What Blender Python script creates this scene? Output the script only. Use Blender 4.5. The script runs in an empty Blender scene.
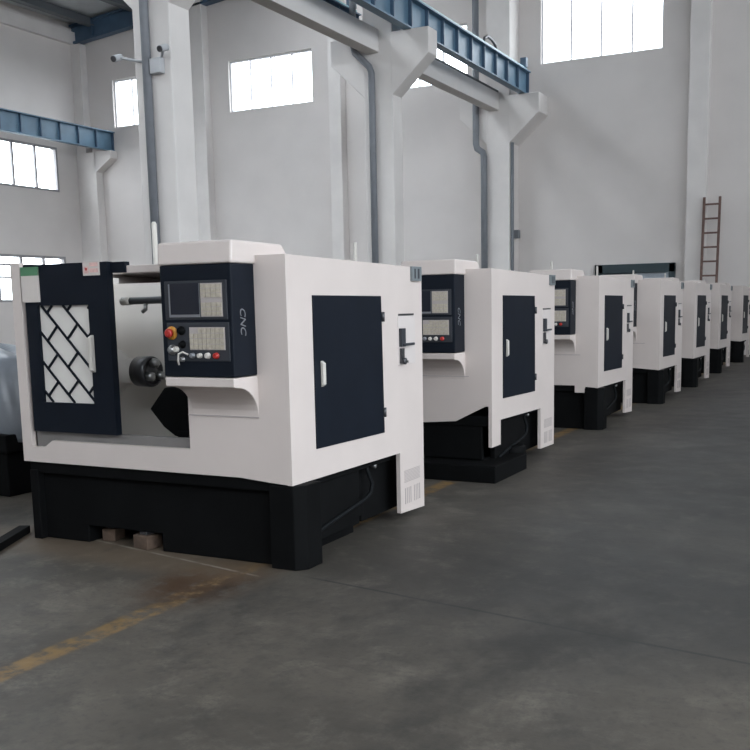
import bpy, bmesh, math, random
from mathutils import Vector, Matrix
random.seed(4)
S = bpy.context.scene
COL = S.collection

# ------------------------------------------------------------------ materials
def mat(name, col, rough=.5, metal=0., var=.0, scale=6., bump=0., bscale=30., spec=.5):
    m = bpy.data.materials.new(name); m.use_nodes = True
    nt = m.node_tree; b = nt.nodes['Principled BSDF']
    b.inputs['Base Color'].default_value = (*col, 1); b.inputs['Roughness'].default_value = rough
    b.inputs['Metallic'].default_value = metal; b.inputs['Specular IOR Level'].default_value = spec
    g = nt.nodes.new('ShaderNodeNewGeometry')
    if var:
        n = nt.nodes.new('ShaderNodeTexNoise'); n.inputs['Scale'].default_value = scale; n.inputs['Detail'].default_value = 5
        nt.links.new(g.outputs['Position'], n.inputs['Vector'])
        r = nt.nodes.new('ShaderNodeValToRGB')
        r.color_ramp.elements[0].position = .3; r.color_ramp.elements[1].position = .7
        r.color_ramp.elements[0].color = (*[c * (1 - var) for c in col], 1)
        r.color_ramp.elements[1].color = (*[min(1, c * (1 + var)) for c in col], 1)
        nt.links.new(n.outputs['Fac'], r.inputs['Fac']); nt.links.new(r.outputs['Color'], b.inputs['Base Color'])
    if bump:
        n = nt.nodes.new('ShaderNodeTexNoise'); n.inputs['Scale'].default_value = bscale; n.inputs['Detail'].default_value = 4
        nt.links.new(g.outputs['Position'], n.inputs['Vector'])
        bp = nt.nodes.new('ShaderNodeBump'); bp.inputs['Strength'].default_value = bump; bp.inputs['Distance'].default_value = .01
        nt.links.new(n.outputs['Fac'], bp.inputs['Height']); nt.links.new(bp.outputs['Normal'], b.inputs['Normal'])
    return m

M = dict(
    white=mat('white_enamel', (.555, .49, .462), .38, var=.03, scale=2.5),
    inner=mat('inner_enamel', (.62, .585, .55), .5, var=.04, scale=3),
    navy=mat('navy_black_paint', (.007, .0095, .015), .5, var=.1, scale=5, spec=.10),
    black=mat('black_paint', (.004, .0042, .0045), .65, var=.2, scale=4, spec=.06),
    dgrey=mat('dark_grey_plastic', (.03, .033, .04), .45, spec=.3),
    screen=mat('display_glass', (.012, .014, .022), .3, spec=.3),
    silver=mat('silver_trim', (.26, .27, .29), .35, .6),
    beige=mat('beige_keys', (.42, .375, .31), .5, var=.15, scale=60),
    red=mat('red_button', (.36, .02, .015), .35),
    yellow=mat('yellow_collar', (.5, .22, .03), .45),
    cream=mat('cream_knob', (.52, .49, .45), .35),
    sill=mat('sill_grey', (.16, .15, .145), .5, var=.08),
    steel=mat('machined_steel', (.30, .30, .30), .3, .8),
    chuck=mat('dark_steel', (.07, .07, .075), .35, .6),
    pane=mat('frosted_pane', (.62, .59, .56), .35, var=.06, scale=4),
    label=mat('pale_plate', (.55, .50, .47), .5, var=.03),
    green=mat('green_print', (.07, .19, .10), .5),
    pink=mat('pink_print', (.62, .40, .37), .5, var=.2, scale=50),
    recess=mat('grey_recess', (.55, .50, .48), .5),
    tag=mat('grey_blue_box', (.15, .17, .18), .45),
    vent=mat('vent_shadow', (.38, .34, .33), .55),
    hose=mat('dark_hose', (.008, .009, .010), .6, spec=.06),
    wood=mat('block_wood', (.08, .052, .036), .8, var=.3, scale=20),
    wall=mat('plaster', (.66, .62, .60), .85, var=.04, scale=.8, bump=.08, bscale=14),
    concrete=mat('painted_concrete', (.70, .665, .645), .8, var=.05, scale=1.6, bump=.1, bscale=20),
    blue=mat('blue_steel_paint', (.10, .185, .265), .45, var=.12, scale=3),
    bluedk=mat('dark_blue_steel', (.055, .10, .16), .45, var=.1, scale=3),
    teal=mat('teal_rail', (.25, .50, .52), .4, var=.1),
    roof=mat('roof_sheet', (.48, .50, .51), .6, var=.05, scale=2),
    purlin=mat('purlin_steel', (.10, .11, .12), .5),
    pipe=mat('grey_downpipe', (.17, .18, .20), .5, var=.08),
    frame=mat('window_frame', (.30, .29, .30), .5),
    wframe=mat('pale_window_frame', (.72, .72, .74), .5),
    doorfr=mat('dark_teal_paint', (.02, .04, .048), .45),
    doorpn=mat('door_panel_grey', (.32, .36, .40), .5, var=.08),
    ladder=mat('brown_ladder', (.13, .075, .062), .7, var=.25, scale=12),
    plas=mat('plastic_sheet', (.17, .185, .21), .3, var=.12, scale=5, bump=.4, bscale=12),
    cam=mat('camera_plastic', (.45, .46, .48), .45),
    ext=mat('outside_wall', (.8, .8, .8), .8),
    asphalt=mat('outside_ground', (.2, .2, .19), .9, var=.1),
)
def glass():
    m = bpy.data.materials.new('window_glass'); m.use_nodes = True; nt = m.node_tree
    for n in list(nt.nodes):
        if n.type != 'OUTPUT_MATERIAL': nt.nodes.remove(n)
    t = nt.nodes.new('ShaderNodeBsdfTransparent'); t.inputs[0].default_value = (.93, .95, .96, 1)
    g = nt.nodes.new('ShaderNodeBsdfGlossy'); g.inputs['Roughness'].default_value = .05
    f = nt.nodes.new('ShaderNodeFresnel'); f.inputs[0].default_value = 1.45
    x = nt.nodes.new('ShaderNodeMixShader')
    ge = nt.nodes.new('ShaderNodeNewGeometry'); mm = nt.nodes.new('ShaderNodeMath'); mm.operation = 'MULTIPLY'; iv = nt.nodes.new('ShaderNodeMath'); iv.operation = 'SUBTRACT'; iv.inputs[0].default_value = 1
    nt.links.new(ge.outputs['Backfacing'], iv.inputs[1]); nt.links.new(iv.outputs[0], mm.inputs[0]); nt.links.new(f.outputs[0], mm.inputs[1])
    nt.links.new(mm.outputs[0], x.inputs[0]); nt.links.new(t.outputs[0], x.inputs[1]); nt.links.new(g.outputs[0], x.inputs[2])
    nt.links.new(x.outputs[0], nt.nodes['Material Output'].inputs[0]); return m
M['glass'] = glass()

def floor_mat():
    m = bpy.data.materials.new('worn_concrete_floor'); m.use_nodes = True; nt = m.node_tree; L = nt.links
    b = nt.nodes['Principled BSDF']; g = nt.nodes.new('ShaderNodeNewGeometry'); pos = g.outputs['Position']
    def noise(sc, det=6, rough=.6, stretch=None):
        n = nt.nodes.new('ShaderNodeTexNoise'); n.inputs['Scale'].default_value = sc; n.inputs['Detail'].default_value = det; n.inputs['Roughness'].default_value = rough
        if stretch:
            mp = nt.nodes.new('ShaderNodeMapping'); mp.inputs['Scale'].default_value = stretch; L.new(pos, mp.inputs['Vector']); L.new(mp.outputs[0], n.inputs['Vector'])
        else: L.new(pos, n.inputs['Vector'])
        return n.outputs['Fac']
    def math_(op, a, bb=None, clamp=False):
        n = nt.nodes.new('ShaderNodeMath'); n.operation = op; n.use_clamp = clamp
        for i, v in enumerate((a, bb)):
            if v is None: continue
            if isinstance(v, (int, float)): n.inputs[i].default_value = v
            else: L.new(v, n.inputs[i])
        return n.outputs[0]
    def ramp(v, a, c):          # smooth 0..1 between a and c
        n = nt.nodes.new('ShaderNodeMapRange'); n.interpolation_type = 'SMOOTHSTEP'; n.clamp = True
        n.inputs['From Min'].default_value = a; n.inputs['From Max'].default_value = c
        L.new(v, n.inputs['Value']); return n.outputs['Result']
    def mix(f, a, c):
        n = nt.nodes.new('ShaderNodeMix'); n.data_type = 'RGBA'
        if isinstance(f, (int, float)): n.inputs[0].default_value = f
        else: L.new(f, n.inputs[0])
        for i, v in ((6, a), (7, c)):
            if isinstance(v, tuple): n.inputs[i].default_value = (*v, 1)
            else: L.new(v, n.inputs[i])
        return n.outputs[2]
    sp = nt.nodes.new('ShaderNodeSeparateXYZ'); L.new(pos, sp.inputs[0]); X, Y = sp.outputs[0], sp.outputs[1]
    def band(v, c, w, soft):    # 1 inside |v-c|<w
        d = math_('ABSOLUTE', math_('SUBTRACT', v, c)); return math_('SUBTRACT', 1.0, ramp(d, w, w + soft))
    base = mix(ramp(noise(.5), .40, .62), (.050, .044, .037), (.090, .078, .064))
    base = mix(math_('MULTIPLY', ramp(noise(3.2, 8, .75), .48, .70), .8), base, (.140, .123, .102))
    base = mix(math_('MULTIPLY', ramp(noise(6, 8, .75), .48, .68), .55), base, (.036, .034, .030))
    base = mix(math_('MULTIPLY', ramp(noise(26, 5, .7), .50, .72), .6), base, (.042, .039, .035))
    # worn yellow marking line, running along the row
    wob = math_('ADD', X, math_('MULTIPLY', math_('SUBTRACT', noise(1.8, 3), .5), .06))
    yl = math_('MULTIPLY', band(wob, -.28, .050, .035), ramp(noise(9, 6, .7), .36, .60))
    yl = math_('MULTIPLY', yl, .62)
    base = mix(yl, base, (.25, .14, .035))
    # rusty stain in front of the nearest lathe
    sx = math_('MULTIPLY', math_('SUBTRACT', X, -.33), 3.0); sy = math_('MULTIPLY', math_('SUBTRACT', Y, -.36), 2.0)
    d = math_('SQRT', math_('ADD', math_('MULTIPLY', sx, sx), math_('MULTIPLY', sy, sy)))
    stn = math_('MULTIPLY', math_('SUBTRACT', 1.0, ramp(d, .45, 1.25)), ramp(noise(6, 7, .7), .34, .52))
    base = mix(math_('MULTIPLY', stn, .95), base, (.050, .026, .012))
    # brownish dust along the plinth
    dust = math_('MULTIPLY', band(math_('ADD', Y, math_('MULTIPLY', noise(2.5), .3)), .12, .12, .3), math_('MULTIPLY', band(X, -1.3, .9, .5), .6))
    base = mix(dust, base, (.125, .09, .06))
    # saw-cut joints across the row
    jn = None
    for yy in (-.05, 6.4, 12.9, 19.3, -6.5):
        j = band(math_('ADD', math_('ADD', Y, math_('MULTIPLY', X, .165)), math_('MULTIPLY', math_('SUBTRACT', noise(.8, 2), .5), .03)), yy, .006, .010)
        jn = j if jn is None else math_('MAXIMUM', jn, j)
    for xx in (-12, 6.5): jn = math_('MAXIMUM', jn, band(X, xx, .006, .01))
    jn = math_('MULTIPLY', jn, math_('MAXIMUM', ramp(X, 0, .3), ramp(Y, 1, 1.1)))
    base = mix(math_('MULTIPLY', jn, .8), base, (.02, .02, .019))
    # pale scratch line in front of the plinth
    pl = math_('MULTIPLY', band(math_('ADD', Y, math_('MULTIPLY', X, .2)), -.19, .006, .008), math_('MULTIPLY', band(X, -.95, .75, .1), ramp(noise(5), .36, .56)))
    base = mix(math_('MULTIPLY', pl, .6), base, (.30, .27, .23))
    # broad darkening towards the right and along the row, broken by noise
    dark_right = math_('MULTIPLY', ramp(math_('ADD', X, math_('MULTIPLY', noise(.6, 5), 1.6)), .1, 2.2), ramp(math_('ADD', Y, math_('MULTIPLY', noise(.7, 5), 1.5)), -.9, 1.2))
    base = mix(math_('MULTIPLY', dark_right, .62), base, (.026, .027, .028))
    # dark oil spots
    ol = ramp(noise(.9, 6, .7, (1, .55, 1)), .52, .68)
    base = mix(math_('MULTIPLY', ol, .7), base, (.024, .023, .021))
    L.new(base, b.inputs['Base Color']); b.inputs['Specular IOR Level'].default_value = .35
    rr = nt.nodes.new('ShaderNodeMapRange'); rr.inputs['To Min'].default_value = .48; rr.inputs['To Max'].default_value = .72
    L.new(noise(2.4, 6), rr.inputs['Value']); L.new(rr.outputs[0], b.inputs['Roughness'])
    bp = nt.nodes.new('ShaderNodeBump'); bp.inputs['Strength'].default_value = .12; bp.inputs['Distance'].default_value = .01
    L.new(noise(22, 6, .7), bp.inputs['Height']); L.new(bp.outputs[0], b.inputs['Normal'])
    return m
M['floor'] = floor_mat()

# ------------------------------------------------------------------ mesh helpers
class MB:
    def __init__(s): s.bm = bmesh.new(); s.mi = 0
    def _f(s, vs):
        try:
            f = s.bm.faces.new(vs); f.material_index = s.mi; return f
        except ValueError: return None
    def box(s, x0, x1, y0, y1, z0, z1):
        v = [s.bm.verts.new(c) for c in ((x0,y0,z0),(x1,y0,z0),(x1,y1,z0),(x0,y1,z0),(x0,y0,z1),(x1,y0,z1),(x1,y1,z1),(x0,y1,z1))]
        for q in ((3,2,1,0),(4,5,6,7),(0,1,5,4),(1,2,6,5),(2,3,7,6),(3,0,4,7)): s._f([v[i] for i in q])
        return s
    def prism(s, pts, ax, a0, a1):
        def P(p, a): return (a, p[0], p[1]) if ax == 0 else ((p[0], a, p[1]) if ax == 1 else (p[0], p[1], a))
        A = [s.bm.verts.new(P(p, a0)) for p in pts]; B = [s.bm.verts.new(P(p, a1)) for p in pts]
        s._f(A); s._f(B[::-1]); n = len(pts)
        for i in range(n): s._f([A[i], B[i], B[(i+1) % n], A[(i+1) % n]])
        return s
    def rings(s, rings, cap=True):
        R = [[s.bm.verts.new(c) for c in r] for r in rings]
        for a, b in zip(R, R[1:]):
            n = len(a)
            for i in range(n):
                f = s._f([a[i], a[(i+1) % n], b[(i+1) % n], b[i]])
                if f: f.smooth = True
        if cap: s._f(R[0][::-1]); s._f(R[-1])
        return s
    def lathe(s, p0, d, prof, n=24):       # prof: (distance along d, radius)
        p0 = Vector(p0); d = Vector(d).normalized(); u = d.orthogonal().normalized(); w = d.cross(u)
        return s.rings([[p0 + d*a + (u*math.cos(2*math.pi*i/n) + w*math.sin(2*math.pi*i/n))*max(r, 1e-4) for i in range(n)] for a, r in prof])
    def cyl(s, p0, p1, r, n=16):
        d = Vector(p1) - Vector(p0); return s.lathe(p0, d, ((0, r), (d.length, r)), n)
    def tube(s, pts, r, n=10):
        pts = [Vector(p) for p in pts]; rs = []; u = None
        for i, p in enumerate(pts):
            d = (pts[min(i+1, len(pts)-1)] - pts[max(i-1, 0)]).normalized()
            u = d.orthogonal().normalized() if u is None else (u - d*u.dot(d)).normalized()
            w = d.cross(u); rs.append([p + (u*math.cos(2*math.pi*k/n) + w*math.sin(2*math.pi*k/n))*r for k in range(n)])
        return s.rings(rs)
    def bar(s, a, b, w, t, nrm):            # flat bar from a to b, width w, thickness t along nrm
        a, b, nrm = Vector(a), Vector(b), Vector(nrm).normalized(); d = (b-a).normalized(); sd = d.cross(nrm)
        v = [s.bm.verts.new(p + sd*q*w/2 + nrm*t*k) for p in (a, b) for q in (-1, 1) for k in (0, 1)]
        for q in ((0,1,3,2),(4,6,7,5),(0,4,5,1),(2,3,7,6),(0,2,6,4),(1,5,7,3)): s._f([v[i] for i in q])
        return s
    def build(s, name, mats, parent=None, bevel=0, seg=2, label=None):
        bmesh.ops.recalc_face_normals(s.bm, faces=s.bm.faces)
        me = bpy.data.meshes.new(name); s.bm.to_mesh(me); s.bm.free()
        for m in (mats if isinstance(mats, (list, tuple)) else [mats]): me.materials.append(m)
        o = bpy.data.objects.new(name, me); COL.objects.link(o)
        if parent: o.parent = parent
        if bevel:
            b = o.modifiers.new('bevel', 'BEVEL'); b.width = bevel; b.segments = seg; b.limit_method = 'ANGLE'; b.angle_limit = math.radians(40)
        if label: o['label'] = label
        return o
def tag(o, label, cat, group=None, kind=None):
    o['label'] = label; o['category'] = cat
    if group: o['group'] = group
    if kind: o['kind'] = kind
    return o
def empty(name, loc=(0, 0, 0)):
    o = bpy.data.objects.new(name, None); COL.objects.link(o); o.location = loc; return o
def copy_tree(o, parent=None):
    c = o.copy(); COL.objects.link(c); c.parent = parent
    for ch in list(o.children): copy_tree(ch, c)
    return c
def text_mesh(name, body, size, material, parent, mw, ext=.001):
    cu = bpy.data.curves.new(name, 'FONT'); cu.body = body; cu.size = size; cu.extrude = ext; cu.align_x = 'CENTER'; cu.align_y = 'CENTER'; cu.shear = .25
    t = bpy.data.objects.new(name + '_curve', cu); COL.objects.link(t)
    bpy.context.view_layer.update()
    me = bpy.data.meshes.new_from_object(t.evaluated_get(bpy.context.evaluated_depsgraph_get()))
    bpy.data.objects.remove(t); me.transform(mw); me.materials.clear(); me.materials.append(material)
    o = bpy.data.objects.new(name, me); COL.objects.link(o); o.parent = parent; return o

# ------------------------------------------------------------------ the lathes
def lattice(mb, x0, x1, z0, z1, y):
    """brick-bond lattice turned 45 degrees, clipped to the window"""
    def clip(a, b):
        t0, t1 = 0., 1.
        for i, (lo, hi) in enumerate(((x0, x1), (z0, z1))):
            d = b[i] - a[i]
            if abs(d) < 1e-9:
                if not lo <= a[i] <= hi: return None
                continue
            u, v = (lo - a[i]) / d, (hi - a[i]) / d
            t0, t1 = max(t0, min(u, v)), min(t1, max(u, v))
        if t1 - t0 < .03: return None
        return [(a[i] + (b[i]-a[i])*t) for t in (t0, t1) for i in (0, 1)]
    q = math.sqrt(.5); dl = (q, -q); ds = (q, q); sp = .128; ln = .225
    def P(u, v): return (x0 + .015 + u*dl[0] + v*ds[0], z1 + .005 + u*dl[1] + v*ds[1])
    seg = []
    for i in range(-6, 8): seg.append((P(-1, i*sp), P(2, i*sp)))
    for i in range(-6, 8):
        for k in range(-4, 10):
            u = (k + (.5 if i % 2 else 0)) * ln + .07
            seg.append((P(u, i*sp), P(u, (i+1)*sp)))
    for a, b in seg:
        c = clip(a, b)
        if c: mb.bar((c[0], y, c[1]), (c[2], y, c[3]), .013, .008, (0, -1, 0))

GROUP = 'white and black lathes standing in the row'
def make_lathe(kind, loc, label):
    t = empty('lathe_machine', loc); t.scale = (.98, 1.043, 1.003); tag(t, label, 'machine', GROUP); sh = {'legged': -.035, 'tabbed': -.06}.get(kind, 0)
    W, N, B = M['white'], M['navy'], M['black']
    L = -2.06
    # --- sheet metal cover
    c = MB()
    rightend = [(-.35, .503), (-.15, .487), (-.03, .479)]
    if kind == 'legged': rightend = [(-.62, .45), (-.33, .47), (-.06, .60), (-.03, .60)]
    if kind == 'tabbed': rightend = [(-.27, .50), (-.27, .42), (-.15, .42), (-.15, .487), (-.03, .479)]
    c.prism([(L, .505)] + rightend + [(-.03, 1.72), (-.70, 1.72), (-.70, .645), (-1.80, .645), (-1.87, .60), (-1.98, .60), (-1.98, 1.74), (L, 1.74)], 1, 0, .035)
    if kind == 'legged':
        side = [(0, .26), (.20, .26), (.20, .47), (1.24, .455), (1.24, .07), (1.64, .06), (1.64, 1.69), (0, 1.72)]
    else:
        side = [(0, .477), (1.28, .466), (1.28, .055), (1.64, .035), (1.64, 1.69), (0, 1.72)]
    c.prism(side, 0, -.03, 0)
    c.prism([(.036, 1.69), (.036, 1.718), (1.60, 1.689), (1.60, 1.66)], 0, -.69, -.031); c.prism([(.82, 1.69), (.82, 1.703), (1.60, 1.689), (1.60, 1.66)], 0, L + .002, -.69)     # top sheet, open over the chamber
    c.box(L, L + .03, .036, 1.60, .5, 1.69)                                                     # left end
    c.box(L, -.03, 1.60, 1.64, .5, 1.69)                                                        # back
    cover = c.build('cover', W, t)
    # --- work chamber
    c = MB()
    c.prism([(.75, 1.62), (.80, 1.62), (.62, .58), (.57, .58)], 0, -1.95, -.62)
    c.box(-1.98, -1.94, .07, .8, .58, 1.66)
    c.box(-.66, -.62, .05, .8, .58, 1.66)
    c.prism([(.07, .56), (.62, .60), (.62, .58), (.07, .54)], 0, -1.95, -.62)
    ch = c.build('work_chamber', M['inner'], t)
    c = MB(); c.box(-1.975, -.705, .04, .075, .58, .70); c.box(-1.975, -.705, .07, .2, .575, .60)
    c.build('sill', M['sill'], t, .004, label='dark grey chip sill under the door')
    c = MB(); c.box(-1.2, -.68, .045, .10, 1.655, 1.70); c.build('door_rail', W, t, .006)
    CX, CY, CZ = -1.29, .385, 1.055
    # --- chuck, turret, work lamp inside
    c = MB(); c.lathe((CX - .22, CY, CZ), (1, 0, 0), ((.09, .05), (.10, .095), (.20, .098), (.215, .092), (.215, .078), (.205, .075), (.205, .032), (.225, .03), (.225, .001)), 32)
    ck = c.build('chuck', M['chuck'], t)
    c = MB(); c.lathe((-1.95, CY, CZ), (1, 0, 0), ((0, .14), (.35, .14), (.42, .08), (CX + 1.95 - .12, .08)), 28); c.build('spindle_nose', M['inner'], t)
    for a in (90, 210, 330):
        r = math.radians(a); c = MB(); y, z = CY + .055*math.cos(r), CZ + .055*math.sin(r)
        j = MB(); j.lathe((CX - .01, y, z), (1, 0, 0), ((0, .030), (.04, .030), (.05, .018)), 6); j.build('chuck_jaw', M['steel'], ck)
    c = MB(); pts = [(-1.255, .83), (-1.13, .965), (-1.0, .98), (-.93, .94), (-.72, .94), (-.72, .67), (-1.06, .665), (-1.15, .72)]
    c.prism(pts, 1, .29, .50); c.build('tool_turret', B, t, .008)
    c = MB(); c.box(-1.04, -.67, .285, .50, .585, .70); c.build('turret_slide', B, t, .006)
    c = MB(); c.cyl((-1.36, .29, 1.497), (-.68, .29, 1.505), .022, 14)
    lp = c.build('work_lamp', M['dgrey'], t)
    c = MB(); c.cyl((-1.43, .29, 1.496), (-1.36, .29, 1.497), .026, 14); c.build('lamp_lens', M['cream'], lp)
    c = MB(); c.tube([(-1.24, .29, 1.485), (-1.235, .28, 1.445), (-1.26, .28, 1.43)], .013); c.build('lamp_knob', M['steel'], lp)
    # --- sliding door
    x0, x1, z0, z1 = -1.97, -1.28, .702, 1.725
    wx0, wx1, wz0, wz1 = -1.872, -1.447, .885, 1.478
    d = MB()
    d.box(x0, wx0, .0, .045, z0, z1); d.box(wx1, x1, .0, .045, z0, z1); d.box(wx0, wx1, 0, .045, wz1, z1); d.box(wx0, wx1, 0, .045, z0, wz0)
    d.box(x1, -1.17, .03, .07, 1.66, 1.722)
    door = d.build('sliding_door', N, t, label='navy black sliding door'); door.location.x = .022
    d = MB(); d.box(wx0, wx1, .022, .032, wz0, wz1); d.build('window_pane', M['pane'], door)
    d = MB(); lattice(d, wx0, wx1, wz0, wz1, .020); d.build('lattice', N, door)
    d = MB(); d.prism([(-.004, 1.075), (-.034, 1.09), (-.034, 1.285), (-.004, 1.30)], 0, -1.437, -1.410); d.build('handle', M['cream'], door, .004, label='white pull handle')
    d = MB(); d.box(-1.98, -1.835, -.012, -.002, 1.50, 1.70); d.mi = 1; d.box(-1.98, -1.835, -.013, -.002, 1.66, 1.712)
    d.build('safety_plate', [M['label'], M['green']], door, label='pale notice plate with green header')
    d = MB(); d.box(-1.465, -1.335, -.006, -.001, 1.648, 1.728); d.mi = 1
    d.box(-1.455, -1.42, -.0075, -.002, 1.66, 1.70); d.box(-1.41, -1.345, -.0075, -.002, 1.70, 1.722); d.box(-1.41, -1.345, -.0075, -.002, 1.665, 1.688)
    d.mi = 2; d.lathe((-1.437, -.0075, 1.685), (0, -1, 0), ((0, .009), (.001, .009)), 12)
    d.build('warning_sticker', [M['label'], M['pink'], M['red']], door, label='pinkish warning sticker')
    # --- operator panel
    px0, px1, pz0, pz1 = -.685, -.207, 1.08, 1.71 if kind == 'legged' else 1.675
    c = MB(); c.box(px0, px1, -.20, .03, pz0, pz1); pan = c.build('control_panel', N, t, .008, label='dark operator panel')
    c = MB(); x0, x1, z0, z1 = -.652, -.234, 1.385, 1.59
    c.box(x0, x1, -.206, -.198, z0, z1); c.build('display_bezel', M['dgrey'], pan, .003)
    c = MB(); c.box(-.622, -.412, -.210, -.204, 1.398, 1.575); c.build('screen_trim', M['silver'], pan, .002)
    c = MB(); c.box(-.608, -.414, -.213, -.208, 1.413, 1.577); c.build('screen', M['screen'], pan)
    c = MB(); c.box(-.405, -.262, -.2085, -.204, 1.40, 1.575); c.mi = 1
    for r in range(7):
        for k in range(4):
            if r == 3: continue
            c.box(-.400 + k*.0345, -.369 + k*.0345, -.213, -.207, 1.405 + r*.024, 1.426 + r*.024)
    c.build('keypad', [M['vent'], M['beige']], pan)
    c = MB(); c.box(-.648, -.228, -.205, -.198, 1.165, 1.370); c.build('switch_plate', M['dgrey'], pan, .003)
    c = MB(); c.box(-.49, -.255, -.2085, -.203, 1.225, 1.345); c.mi = 1
    for r in range(4):
        for k in range(8):
            if r == 3 and k in (0, 1): continue
            c.box(-.487 + k*.029, -.462 + k*.029, -.213, -.207, 1.229 + r*.029, 1.254 + r*.029)
    c.build('machine_keypad', [M['vent'], M['beige']], pan)
    c = MB(); c.lathe((-.612, -.203, 1.315), (0, -1, 0), ((0, .036), (.010, .036), (.012, .02)), 24); es = c.build('stop_collar', M['yellow'], pan)
    c = MB(); c.lathe((-.612, -.213, 1.315), (0, -1, 0), ((0, .014), (.012, .014), (.012, .024), (.026, .024), (.032, .016)), 24); c.build('emergency_stop', M['red'], es, label='red mushroom stop button')
    for (x, z, r, mm) in ((-.545, 1.328, .024, 'black'), (-.54, 1.255, .020, 'black'), (-.612, 1.225, .028, 'steel')):
        c = MB(); c.lathe((x, -.203, z), (0, -1, 0), ((0, r), (.008, r), (.010, r*.7), (.028, r*.6), (.030, r*.3)), 20); c.box(x - .003, x + .004, -.240, -.228, z - r*.5, z + r*.5)
        c.build('rotary_knob', M[mm], pan)
    for (x, z, r, mm) in ((-.585, 1.228, .014, 'cream'), (-.475, 1.195, .013, 'silver'), (-.425, 1.195, .012, 'cream'), (-.372, 1.195, .014, 'cream'), (-.315, 1.195, .014, 'red'), (-.545, 1.175, .012, 'steel')):
        c = MB(); c.lathe((x, -.203, z), (0, -1, 0), ((0, r*1.2), (.006, r*1.2), (.006, r), (.020, r), (.023, r*.8)), 18); c.build('push_button', M[mm], pan)
    c = MB(); c.tube([(-.50, -.215, 1.20), (-.52, -.235, 1.215), (-.545, -.24, 1.205), (-.555, -.235, 1.17), (-.553, -.23, 1.145)], .005); c.build('key_cord', M['cream'], pan)
    pan.location = (sh, 0, -.03 if kind == 'legged' else 0)
    mw = Matrix.Translation((px1 + .001, -.112, 1.375)) @ Matrix(((0, 0, 1, 0), (0, 1, 0, 0), (-1, 0, 0, 0), (0, 0, 0, 1)))
    text_mesh('lettering', 'CNC', .066, M['silver'], pan, mw)
    # hood over the panel and shelf under it
    c = MB(); c.prism([(-.21, 1.675), (-.20, 1.795), (.26, 1.79), (.34, 1.70), (.0, 1.675)], 0, -.69, -.195); c.build('panel_hood', W, t, .012).location.x = sh
    c = MB()
    arc = [(-.21, 1.076), (-.21, 1.028)] + [(-.185 + .185*math.sin(a), .85 + .172*math.cos(a)) for a in [i*math.pi/16 for i in range(0, 9)]] + [(.02, .85), (.02, 1.076)]
    c.prism(arc, 0, -.672, -.205); c.build('panel_shelf', W, t, .005).location = (sh, 0, -.03 if kind == 'legged' else 0)
    c = MB(); c.box(-.700, -.205, -.004, .02, .842, .850); c.build('seam_strip', M['vent'], t)
    # --- service door in the end cover
    dz = .645
    c = MB(); c.prism([(.25, dz), (1.06, dz - .012), (1.045, 1.50), (.25, 1.505)], 0, -.005, .008); sd = c.build('service_door', N, t, .003, label='navy black service door')
    c = MB(); c.prism([(.008, .99), (.030, 1.005), (.030, 1.125), (.008, 1.14)], 1, .305, .335); c.build('handle', M['cream'], sd, .005, label='pale bar handle')
    for z in (.765, 1.37):
        c = MB(); c.cyl((.012, 1.055, z - .03), (.012, 1.055, z + .03), .012, 10); c.box(0, .010, 1.045, 1.075, z - .025, z + .025); c.build('hinge', M['chuck'], sd)
    # --- isolator recess
    c = MB(); c.box(-.004, .004, 1.275, 1.525, 1.05, 1.385); iso = c.build('switch_recess', M['recess'], t, .002)
    c = MB(); c.box(.002, .026, 1.285, 1.345, 1.17, 1.29); c.box(.02, .035, 1.30, 1.46, 1.175, 1.192); c.build('isolator_switch', M['dgrey'], iso, .003)
    c = MB(); c.box(.002, .022, 1.29, 1.33, 1.06, 1.16); c.lathe((.02, 1.32, 1.075), (1, 0, 0), ((0, .022), (.015, .022), (.02, .012)), 16); c.box(.004, .014, 1.33, 1.40, 1.06, 1.075); c.build('air_socket', M['chuck'], iso)
    c = MB(); c.box(.002, .008, 1.28, 1.50, 1.372, 1.385); c.build('recess_lip', M['chuck'], iso)
    # --- vents, terminal box, signal rod
    for (a, b_) in ((.25, .335), (.105, .215)):
        c = MB(); n = 5 if a > .2 else 2
        for k in range(9):
            if a < .2 and k == 4: continue
            zz = a + .004 + (b_ - a) * k / 9
            if a > .2: c.box(-.001, .0025, 1.34, 1.57, zz, zz + .005)
            else: c.box(-.001, .0025, 1.345 + k*.027, 1.355 + k*.027, a, b_)
        c.build('vent', M['vent'], t)
    c = MB(); c.box(-.01, .018, 1.47, 1.61, 1.60, 1.695); c.mi = 1; c.box(.017, .020, 1.50, 1.52, 1.615, 1.68); c.box(.017, .020, 1.55, 1.575, 1.615, 1.68)
    c.build('terminal_box', [M['tag'], M['dgrey']], t, .004, label='small grey blue terminal box')
    c = MB(); c.lathe((-2.0, 1.25, 1.66), (0, 0, 1), ((0, .026), (.06, .026), (.06, .019), (.40, .019), (.415, .010)), 16); c.build('signal_rod', M['cream'], t, label='slim white signal rod')
    # --- base
    c = MB()
    c.box(L + .03, -.03, .02, 1.2, .43, .515)                       # apron band under the cover
    c.box(-1.98, -.10, .06, .95, .11, .45)                          # recessed plinth
    c.box(-1.98, -1.60, .06, .90, .0, .12); c.box(-1.35, -1.3, .3, .90, .0, .12); c.box(-1.0, -.15, .06, .90, .0, .12)
    c.box(L + .03, -1.96, .01, .30, .0, .45)                        # left leg
    if kind == 'legged': c.box(-1.95, -.10, .03, .90, .15, .45); c.box(-1.95, .11, -.20, .55, 0, .14)
    else: c.prism([(-.16, .0), (.0, .0), (.055, .055), (.055, .20), (-.16, .20)], 2, 0, .474)   # chamfered corner leg
    c.box(-.09, -.045, .18, .80, .09, .465)
    c.box(-1.9, -.12, .95, 1.55, .06, .46)
    base = c.build('base', B, t, .006)
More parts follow.
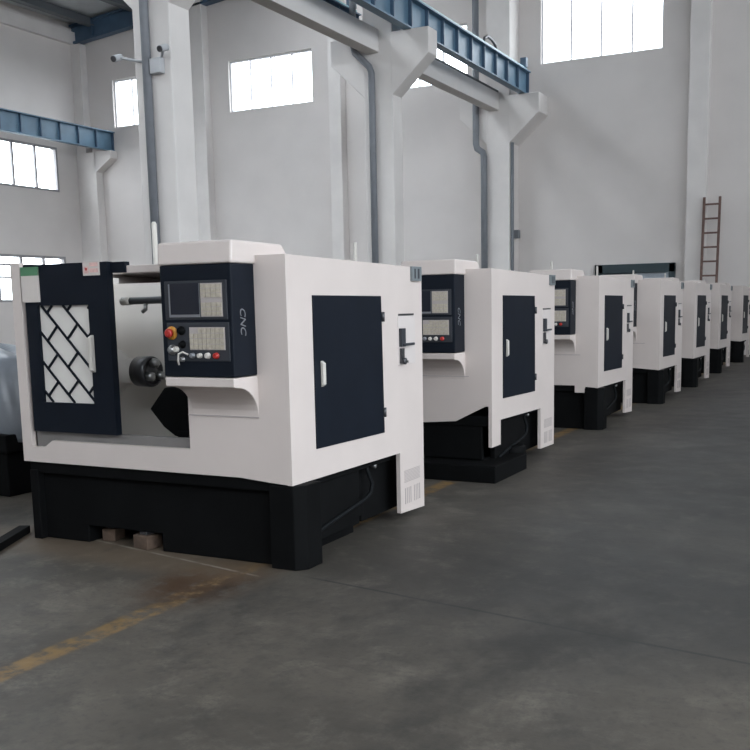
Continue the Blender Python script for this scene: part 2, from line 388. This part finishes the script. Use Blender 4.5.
    if kind == 'legged':
        c = MB(); c.lathe((-.04, .62, .02), (0, 0, 1), ((0, .10), (.02, .11), (.16, .11), (.18, .09)), 24); c.build('coolant_canister', B, t)
    c = MB(); c.tube([(-.03, .24, .07), (-.035, .25, .14), (-.035, .40, .17), (-.035, .86, .235), (-.035, .93, .26), (-.035, .955, .32), (-.05, .92, .40), (-.05, .90, .45)], .013); c.build('coolant_hose', M['hose'], t)
    c = MB(); c.lathe((-.075, 1.02, .42), (1, 0, 0), ((0, .016), (.03, .016), (.035, .008)), 12); c.build('drain_plug', M['steel'], t)
    return t

lathe1 = make_lathe('plain', (0, 0, 0), 'nearest lathe, its lattice-windowed sliding door pushed open to the left')
make_lathe('legged', (0, 3.058, 0), 'second lathe from the camera, with a white leg strip at its front corner')
lathe3 = make_lathe('tabbed', (.02, 6.349, 0), 'third lathe, right behind the second, small white tab hanging under its front')
for (x, y, lab) in ((.10, 9.326, 'fourth lathe from the camera, just below the right end of the dark door frame'),
                    (.10, 12.104, 'fifth lathe from the camera, just left of the ladder foot'),
                    (.03, 15.326, 'sixth lathe, second from the far end, below the right rail of the ladder'),
                    (.02, 18.80, 'farthest lathe in the row, cut by the right edge of the photo')):
    c = copy_tree(lathe1); c.location = (x, y, 0); c['label'] = lab
    for ch in c.children:
        if ch.name.split('.')[0] in ('control_panel', 'panel_hood', 'panel_shelf'): ch.location.x -= .12

# things on the floor round the nearest lathe
def block(x0, x1, y0, y1, z1, rz, label):
    t = empty('wooden_block', ((x0+x1)/2, (y0+y1)/2, 0)); t.rotation_euler.z = rz
    w, d = (x1-x0)/2, (y1-y0)/2
    m = MB(); m.box(-w, w, -d, d, 0, z1); m.build('timber', M['wood'], t, .006)
    m = MB(); m.box(-w*.5, w*.5, -d*.6, d*.6, z1, z1 + .02); m.build('packing_plate', M['chuck'], t, .003)
    tag(t, label, 'block', 'timber packing blocks')
block(-1.53, -1.44, .13, .26, .08, .2, 'small wooden block under the plinth, left of the pair')
block(-1.20, -1.07, .05, .17, .085, -.15, 'larger wooden block under the plinth, right of the pair')
m = MB(); m.bar((-2.17, .10, .0), (-1.72, -.80, .0), .075, .05, (0, 0, 1)); o = m.build('steel_bar', M['black'], None, .004)
tag(o, 'black steel bar lying on the floor at the left end of the nearest lathe', 'bar')

# machine under a plastic sheet, left
t = empty('wrapped_machine', (-4.05, 1.6, 0)); tag(t, 'low machine wrapped in grey plastic sheeting beside the left end of the nearest lathe', 'machine')
m = MB(); m.box(-.95, .80, -.65, .65, .0, .48); m.box(-1.0, .86, -.70, .70, .36, .50); m.build('base', M['black'], t, .01)
m = MB(); nu, nv = 72, 14; rs = []
for j in range(nv + 1):
    f = j / nv; r = []
    for i in range(nu):
        a = 2*math.pi*i/nu; ca, sa = math.cos(a), math.sin(a)
        k = 1 / max(abs(ca), abs(sa))**.8
        fold = 1 + (.05*math.sin(9*a + 3*f) + .03*math.sin(17*a + 1.3)) * (1 - f)
        rad = (1.02 - .30*f**2.2) * k * fold if f < .82 else (1.02 - .30*.82**2.2) * k * fold * max(.02, (1 - f) / .18)
        z = .42 + .64*min(1, f/.82) + .10*max(0, (f - .82)/.18) + .03*math.sin(5*a + 6*f)
        r.append((ca*rad*.88, sa*rad*.68, z))
    rs.append(r)
m.rings(rs, True); m.build('plastic_sheet', M['plas'], t)

# ------------------------------------------------------------------ the building
XL, XR, YF, YB, H = -22.3, 11.0, 22.0, -12.0, 12.6
def struct(o, label=None, cat=None):
    o['kind'] = 'structure'
    if label: o['label'] = label
    if cat: o['category'] = cat
    return o
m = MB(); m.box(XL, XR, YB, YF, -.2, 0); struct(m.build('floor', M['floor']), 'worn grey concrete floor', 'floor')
def wall(name, ax, a0, a1, u0, u1, z0, z1, holes, label):
    us = sorted({u0, u1, *[h[i] for h in holes for i in (0, 1)]}); zs = sorted({z0, z1, *[h[i] for h in holes for i in (2, 3)]})
    m = MB()
    for ua, ub in zip(us, us[1:]):
        run = None
        for za, zb in list(zip(zs, zs[1:])) + [(None, None)]:
            solid = za is not None and not any(h[0] <= (ua+ub)/2 <= h[1] and h[2] <= (za+zb)/2 <= h[3] for h in holes)
            if solid: run = (run[0], zb) if run else (za, zb)
            elif run:
                if ax == 1: m.box(ua, ub, a0, a1, *run)
                else: m.box(a0, a1, ua, ub, *run)
                run = None
    return struct(m.build(name, M['wall']), label, 'wall')
wn = [0]
PORTALS = []
def window(ax, a, u0, u1, z0, z1, n, hb, frame, label, depth=.10, inward=1, fw=.05, portal=True):
    """ax = wall axis, a = plane of the frame, n panes wide, hb = heights of cross bars"""
    wn[0] += 1
    t = empty('window_%d' % wn[0], ((u0+u1)/2, a, z0) if ax == 1 else (a, (u0+u1)/2, z0)); struct(t, label, 'window')
    o = Vector(t.location)
    def bx(mb, ua, ub, za, zb, d):
        if ax == 1: mb.box(ua - o.x, ub - o.x, -d/2, d/2, za - o.z, zb - o.z)
        else: mb.box(-d/2, d/2, ua - o.y, ub - o.y, za - o.z, zb - o.z)
    m = MB(); bx(m, u0, u0 + fw, z0, z1, depth); bx(m, u1 - fw, u1, z0, z1, depth); bx(m, u0 + fw, u1 - fw, z0, z0 + fw, depth); bx(m, u0 + fw, u1 - fw, z1 - fw, z1, depth)
    m.build('window_frame', frame, t)
    for k in range(1, n):
        u = u0 + (u1 - u0)*k/n; m = MB(); bx(m, u - fw*.5, u + fw*.5, z0 + fw, z1 - fw, depth*.8); m.build('mullion', frame, t)
    for z in hb:
        m = MB(); bx(m, u0 + fw, u1 - fw, z - fw*.4, z + fw*.4, depth*.6); m.build('cross_bar', frame, t)
    m = MB(); bx(m, u0 + fw*.5, u1 - fw*.5, z0 + fw*.5, z1 - fw*.5, .006); m.build('window_pane', M['glass'], t)
    PORTALS.append((ax, a, u0, u1, z0, z1, inward))
far = [(-20.82, -17.77, 7.58, 9.14), (-16.02, -12.95, 7.60, 9.16), (-10.93, -7.88, 7.62, 9.2), (-5.74, -2.49, 7.81, 10.2)]
wall('wall_far', 1, YF, YF + .3, XL - .3, XR + .3, 0, H, far, 'pale plaster wall behind the end of the row')
names = ['far wall window half hidden behind the thick near column', 'wide far wall window left of the middle column', 'far wall window partly hidden by the crane girder', 'tall window high on the right of the far wall']
for h, nm in zip(far, names): window(1, YF + .14, *h, 4, (), M['wframe'], nm, inward=-1, fw=.045)
left = [(11.2, 20.78, 5.43, 6.90), (11.2, 20.86, 1.75, 3.28)]
wall('wall_left', 0, XL - .3, XL, YB, YF, 0, 11.2, left, 'pale plaster wall on the left side')
window(0, XL - .06, *left[0], 10, (), M['frame'], 'upper window band of the left wall, below the crane girder', inward=1, fw=.07)
window(0, XL - .06, *left[1], 10, (2.55, 2.95), M['frame'], 'lower window band of the left wall, above the open door', inward=1, fw=.08)
right = [(YB + .9 + k*5.3, YB + 5.8 + k*5.2, .6, 6.4) for k in range(3)] + [(YB + .9 + k*5.3, YB + 5.8 + k*5.2, 7.6, 11.2) for k in range(6)]
wall('wall_right', 0, XR, XR + .3, YB, YF, 0, H, right, 'pale plaster wall on the right side')
for h in right:
    window(0, XR + .12, *h, 4, (), M['frame'], 'window in the right wall', inward=-1)
    bpy.data.objects['window_%d' % wn[0]]['group'] = 'right wall windows'
back = [(-4.8, 9.6, 7.4, 11.2)]  # unseen window band, added and sized to throw daylight on the far wall
wall('wall_near', 1, YB - .3, YB, XL - .3, XR + .3, 0, H, back, 'pale plaster wall behind the camera')
window(1, YB - .12, *back[0], 8, (), M['frame'], 'unseen upper window band added behind the camera to light the far wall', inward=1)
# roof: sheets on purlins over two bays
def roofz(x): return 11.10 + (x - XL)*.09 if x < -6.7 else 12.5
ADDED_SKYL = [(-19.6, -16.0, -9.5, 15.0), (-12.8, -10.2, -9.5, 20.0)]  # unseen rooflights, added to brighten the walls and columns from above
m = MB(); xs = sorted({XL - .3, -6.70, XR + .3, *[q[i] for q in ADDED_SKYL for i in (0, 1)]})
for xa, xb in zip(xs, xs[1:]):
    h = [q for q in ADDED_SKYL if q[0] == xa]
    for ya, yb in ([(YB - .3, h[0][2]), (h[0][3], YF + .3)] if h else [(YB - .3, YF + .3)]):
        m.prism([(xa, roofz(xa)), (xb, roofz(xb)), (xb, roofz(xb) + .1), (xa, roofz(xa) + .1)], 1, ya, yb)
struct(m.build('ceiling', M['roof']), 'grey sheet roof', 'ceiling')
for k, (xa, xb, ya, yb) in enumerate(ADDED_SKYL):
    m = MB(); m.prism([(xa - .1, roofz(xa) + .11), (xb + .1, roofz(xb) + .11), (xb + .1, roofz(xb) + .12), (xa - .1, roofz(xa) + .12)], 1, ya - .1, yb + .1)
    struct(m.build('added_rooflight', M['glass']), 'unseen clear roof strip added for extra daylight', 'added_rooflight')['group'] = 'added unseen roof strips'
for k in range(8):
    x = XL + .9 + k*1.95
    m = MB(); z = roofz(x); m.box(x - .09, x + .09, YB, YF, z - .26, z - .02); m.box(x - .14, x + .14, YB, YF, z - .28, z - .25)
    o = m.build('trim_%d' % (k + 1), M['purlin']); struct(o, 'dark steel purlin under the grey roof sheets', 'purlin'); o['group'] = 'roof purlins'
for k, y in enumerate((21.8, 14.4, 7.3, .25, -6.8)):
    m = MB()
    for a, b, d in ((0, .07, .14), (.07, .57, .02), (.57, .63, .14)):
        m.prism([(XL + .01, 10.40 + a), (-6.70, 11.80 + a), (-6.70, 11.80 + b), (XL + .01, 10.40 + b)], 1, y - d, y + d)
    for q in range(9):
        x = XL + 1 + q*1.75; z = 10.4 + (x - XL)*.09; m.box(x - .015, x + .015, y - .13, y + .13, z + .06, z + .59)
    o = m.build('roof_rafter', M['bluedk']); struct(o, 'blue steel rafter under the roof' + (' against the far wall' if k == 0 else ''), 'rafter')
m = MB(); m.box(XL, XL + .16, YB, YF, 10.40, 10.80); o = m.build('eaves_beam', M['concrete']); struct(o, 'pale concrete eaves beam along the top of the left wall', 'beam')

# columns with corbels
XC0, XC1 = -7.02, -6.35
def column(yc, d, top, label):
    m = MB(); m.box(XC0, XC1, yc, yc + d, 0, top)
    zt = 6.95
    m.prism([(XC1 - .02, 5.70), (XC1 + .82, 6.45), (XC1 + .82, zt), (XC1 - .02, zt)], 1, yc, yc + d)
    m.prism([(XC0 + .02, 5.70), (XC0 - .78, 6.45), (XC0 - .78, zt), (XC0 + .02, zt)], 1, yc, yc + d)
    struct(m.build('column', M['concrete'], None, .02), label, 'column')
column(7.09, .46, 12.4, 'thick pale concrete column behind the nearest lathe')
column(14.16, .44, 12.4, 'pale concrete column with corbels in the middle of the hall')
column(21.22, .78, 12.4, 'pale concrete column against the far wall, at the end of the crane girder')
column(.03, .46, 12.4, 'pale concrete column left of the camera, out of the photo'); 
for x0, x1, lab in ((-17.45, -16.74, 'pale pilaster on the far wall, right of the thick column'), (-12.2, -11.79, 'pale pilaster on the far wall, left of the middle column'), (-1.76, -1.28, 'pale pilaster on the far wall beside the ladder'), (-22.3, -21.45, 'pale corner pilaster where left and far walls meet')):
    m = MB(); m.box(x0, x1, YF - .34, YF, 0, 12.3 if x0 > -7 else 6.80 if x0 < -22 else 11.2); struct(m.build('pilaster', M['concrete'], None, .015), lab, 'pilaster')
m = MB(); m.prism([(-21.5, 6.1), (-20.78, 6.55), (-20.78, 6.80), (-21.5, 6.80)], 1, YF - .34, YF - .002); m.box(XL, -21.9, YF - .3, YF, 6.8, 10.4); struct(m.build('girder_bracket', M['concrete']), 'pale corner bracket under the end of the left crane girder', 'bracket')
# concrete tie beams
for (y0, y1, lab) in ((7.55, 14.16, 'concrete tie beam between the thick column and the middle column'), (14.60, 21.22, 'concrete tie beam between the middle column and the far column'), (.49, 7.09, 'concrete tie beam running towards the camera from the thick column')):
    m = MB(); m.box(-6.96, -6.65, y0, y1, 6.58, 7.03); struct(m.build('tie_beam', M['concrete'], None, .01), lab, 'beam')
# crane girders
def girder(x, y0, y1, side, label, rail=True, mt='blue', z0=7.23, h=.62):
    t = empty('crane_girder', (x, y0, z0)); tag(t, label, 'girder', 'blue steel crane girders', 'structure')
    m = MB(); m.box(-.10, .10, 0, y1 - y0, 0, .03); m.build('bottom_flange', M[mt], t)
    m = MB(); m.box(-.012, .012, 0, y1 - y0, .03, h - .03); m.build('web', M[mt], t)
    m = MB(); m.box(-.14, .14, 0, y1 - y0, h - .03, h); m.build('top_flange', M[mt], t)
    n = int((y1 - y0)/.8)
    for k in range(n + 1):
        y = (y1 - y0 - .04)*k/n; m = MB(); m.box(-.09, .09, y, y + .03, .03, h - .03); m.build('stiffener', M['bluedk'], t)
    if rail:
        m = MB(); m.box(-.06, .06, 0, y1 - y0, h, h + .02); m.box(-.02, .02, 0, y1 - y0, h + .02, h + .06); m.box(-.04, .04, 0, y1 - y0, h + .06, h + .09); m.build('crane_rail', M['teal'], t)
        m = MB(); m.box(-.08, .08, y1 - y0 - .25, y1 - y0 - .1, h + .09, h + .33); m.build('end_stop', M['bluedk'], t)
girder(-6.0, YB + .2, 21.55, 1, 'blue crane girder on the right corbels of the columns', z0=6.95, h=.60)
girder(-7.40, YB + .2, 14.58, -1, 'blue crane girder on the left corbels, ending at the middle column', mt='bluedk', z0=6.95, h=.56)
m = MB(); m.box(-6.72, -6.66, 14.60, 21.20, 7.03, 7.09); struct(m.build('steel_angle', M['chuck']), 'dark steel angle lying on top of the tie beam', 'angle')
girder(-20.95, YB + .2, YF - .02, 1, 'blue crane girder along the left wall', rail=False, mt='blue', z0=6.81, h=.63)
# trolley on the rail
t = empty('trolley_bracket', (-6.0, 19.0, 7.64)); tag(t, 'small dark cable bracket standing on the right crane girder', 'bracket')
m = MB(); m.tube([(-.05, -.45, .035), (-.05, -.4, .14), (-.05, -.2, .22), (-.05, .1, .2), (-.05, .35, .12), (-.05, .4, .035)], .035, 8); m.build('loop', M['chuck'], t)
# downpipes
def downpipe(pts, r, label):
    m = MB(); m.tube(pts, r, 12); o = m.build('downpipe', M['pipe']); tag(o, label, 'pipe', 'grey downpipes on the columns', 'structure')
downpipe([(-6.74, 7.02, 12.3), (-6.74, 7.02, 0.05)], .065, 'grey downpipe on the front of the thick near column')
downpipe([(-7.20, 14.08, 12.2), (-7.20, 14.08, 6.75), (-7.17, 14.08, 6.62), (-6.84, 14.08, 6.30), (-6.79, 14.08, 6.18), (-6.79, 14.08, .05)], .07, 'grey downpipe with an elbow on the middle column')
downpipe([(-7.28, 21.12, 12.2), (-7.28, 21.12, 5.75), (-7.25, 21.12, 5.62), (-7.08, 21.12, 5.5), (-7.05, 21.12, 5.38), (-7.05, 21.12, .05)], .09, 'grey downpipe with an elbow on the far column')
downpipe([(-6.30, 21.3, 5.72), (-6.30, 21.3, .05)], .045, 'thin grey conduit on the right of the far column')
# cameras on the thick column
def camera_(x, z, dx, label):
    t = empty('security_camera', (x, 6.87, z)); tag(t, label, 'camera', 'security cameras on the thick column')
    m = MB(); m.cyl((0, 0, 0), (dx, .222, -.05), .02, 8); m.build('arm', M['cam'], t)
    m = MB(); m.lathe((0, .08, .02), (0, -1, -.35), ((0, .035), (.01, .048), (.15, .048), (.16, .038)), 16); m.build('housing', M['cam'], t)
    m = MB(); m.lathe((0, -.075, -.034), (0, -1, -.35), ((0, .043), (.02, .043), (.02, .03)), 16); m.build('lens', M['chuck'], t)
camera_(-7.14, 5.03, .26, 'small camera on an arm left of the thick column')
camera_(-6.30, 5.06, -.22, 'small camera on an arm at the right of the thick column')
m = MB(); m.box(-6.66, -6.47, 6.98, 7.092, 4.77, 4.98); o = m.build('junction_box', M['cam'], None, .01); tag(o, 'pale junction box between two cameras on the thick column', 'box')
m = MB(); m.box(-6.352, -6.20, 21.5, 21.68, 3.20, 3.42); o = m.build('switch_box', M['pipe'], None, .01); tag(o, 'small grey box on the side of the far column', 'box')
# door in the far wall
t = empty('door_1', (-3.10, YF, 0)); struct(t, 'door with dark teal frame in the far wall behind the row', 'door')
m = MB(); m.box(-1.06, -.84, -.12, 0, 0, 2.40); m.box(.90, 1.06, -.12, 0, 0, 2.40); m.box(-1.06, 1.06, -.12, 0, 2.16, 2.40); m.build('door_frame', M['doorfr'], t, .01)
m = MB(); m.box(-.84, .02, -.06, 0, 0, 2.16); m.build('door_leaf', M['doorfr'], t)
m = MB(); m.box(.04, .90, -.05, 0, 0, 2.16); m.build('door_leaf', M['doorpn'], t, label='grey door leaf')
# ladder
t = empty('ladder', (-1.11, YF - .40, 0)); tag(t, 'brown ladder leaning against the pilaster on the far wall', 'ladder')
lean = .35; zt = 3.98
for sx in (-.19, .19):
    m = MB(); m.prism([(-lean - .05, 0), (-lean + .03, 0), (.03, zt), (-.05, zt)], 0, sx - .028, sx + .028); m.build('side_rail', M['ladder'], t)
for k in range(11):
    z = .25 + k*.355; y = -lean + lean*z/zt - .01; m = MB(); m.box(-.165, .165, y - .025, y + .025, z - .022, z + .022); m.build('rung', M['ladder'], t)

# yard ground
m = MB(); m.box(-90, XL - .31, -60, 80, -.4, -.21); m.box(XR + .31, 80, -60, 80, -.4, -.21); m.box(XL - .31, XR + .31, YF + .31, 80, -.4, -.21); m.box(XL - .31, XR + .31, -60, YB - .31, -.4, -.21)
struct(m.build('outside_ground', M['asphalt']), 'yard ground outside the hall', 'ground')

# ------------------------------------------------------------------ light
SKY = 10.0
w = bpy.data.worlds.new('sky'); S.world = w; w.use_nodes = True; nt = w.node_tree
bg = nt.nodes['Background']; bg.inputs['Color'].default_value = (.92, .955, 1.0, 1); bg.inputs['Strength'].default_value = SKY
for (ax, a, u0, u1, z0, z1, inward) in PORTALS:
    l = bpy.data.lights.new('daylight_portal', 'AREA'); l.shape = 'RECTANGLE'; l.size = u1 - u0; l.size_y = z1 - z0; l.cycles.is_portal = True
    o = bpy.data.objects.new('daylight_portal', l); COL.objects.link(o)
    c = ((u0+u1)/2, a, (z0+z1)/2) if ax == 1 else (a, (u0+u1)/2, (z0+z1)/2); o.location = c
    d = Vector((0, inward, 0)) if ax == 1 else Vector((inward, 0, 0)); o.rotation_euler = d.to_track_quat('-Z', 'Y').to_euler()

# ------------------------------------------------------------------ camera
cam = bpy.data.cameras.new('camera'); co = bpy.data.objects.new('camera', cam); COL.objects.link(co)
cam.sensor_width = 36; cam.sensor_fit = 'HORIZONTAL'; cam.lens = 967.59/750*36; cam.shift_x = -.02012; cam.shift_y = .09458; cam.clip_end = 300
yaw, pit, rol = map(math.radians, (26.8338, -8.3113, -1.0712))
F = Vector((-math.sin(yaw)*math.cos(pit), math.cos(yaw)*math.cos(pit), math.sin(pit)))
R = Vector((math.cos(yaw), math.sin(yaw), 0)); U = R.cross(F)
R2 = R*math.cos(rol) + U*math.sin(rol); U2 = U*math.cos(rol) - R*math.sin(rol)
co.matrix_world = Matrix(((R2.x, U2.x, -F.x, 2.8251), (R2.y, U2.y, -F.y, -4.3951), (R2.z, U2.z, -F.z, 1.45), (0, 0, 0, 1)))
S.camera = co
vs = S.view_settings; vs.view_transform = 'Standard'; vs.look = 'None'; vs.gamma = 1; vs.use_curve_mapping = False; vs.exposure = -0.18
S.cycles.max_bounces = 8; S.cycles.diffuse_bounces = 5; S.cycles.glossy_bounces = 3; S.cycles.transparent_max_bounces = 8
S.cycles.caustics_reflective = False; S.cycles.caustics_refractive = False; S.cycles.sample_clamp_indirect = 6
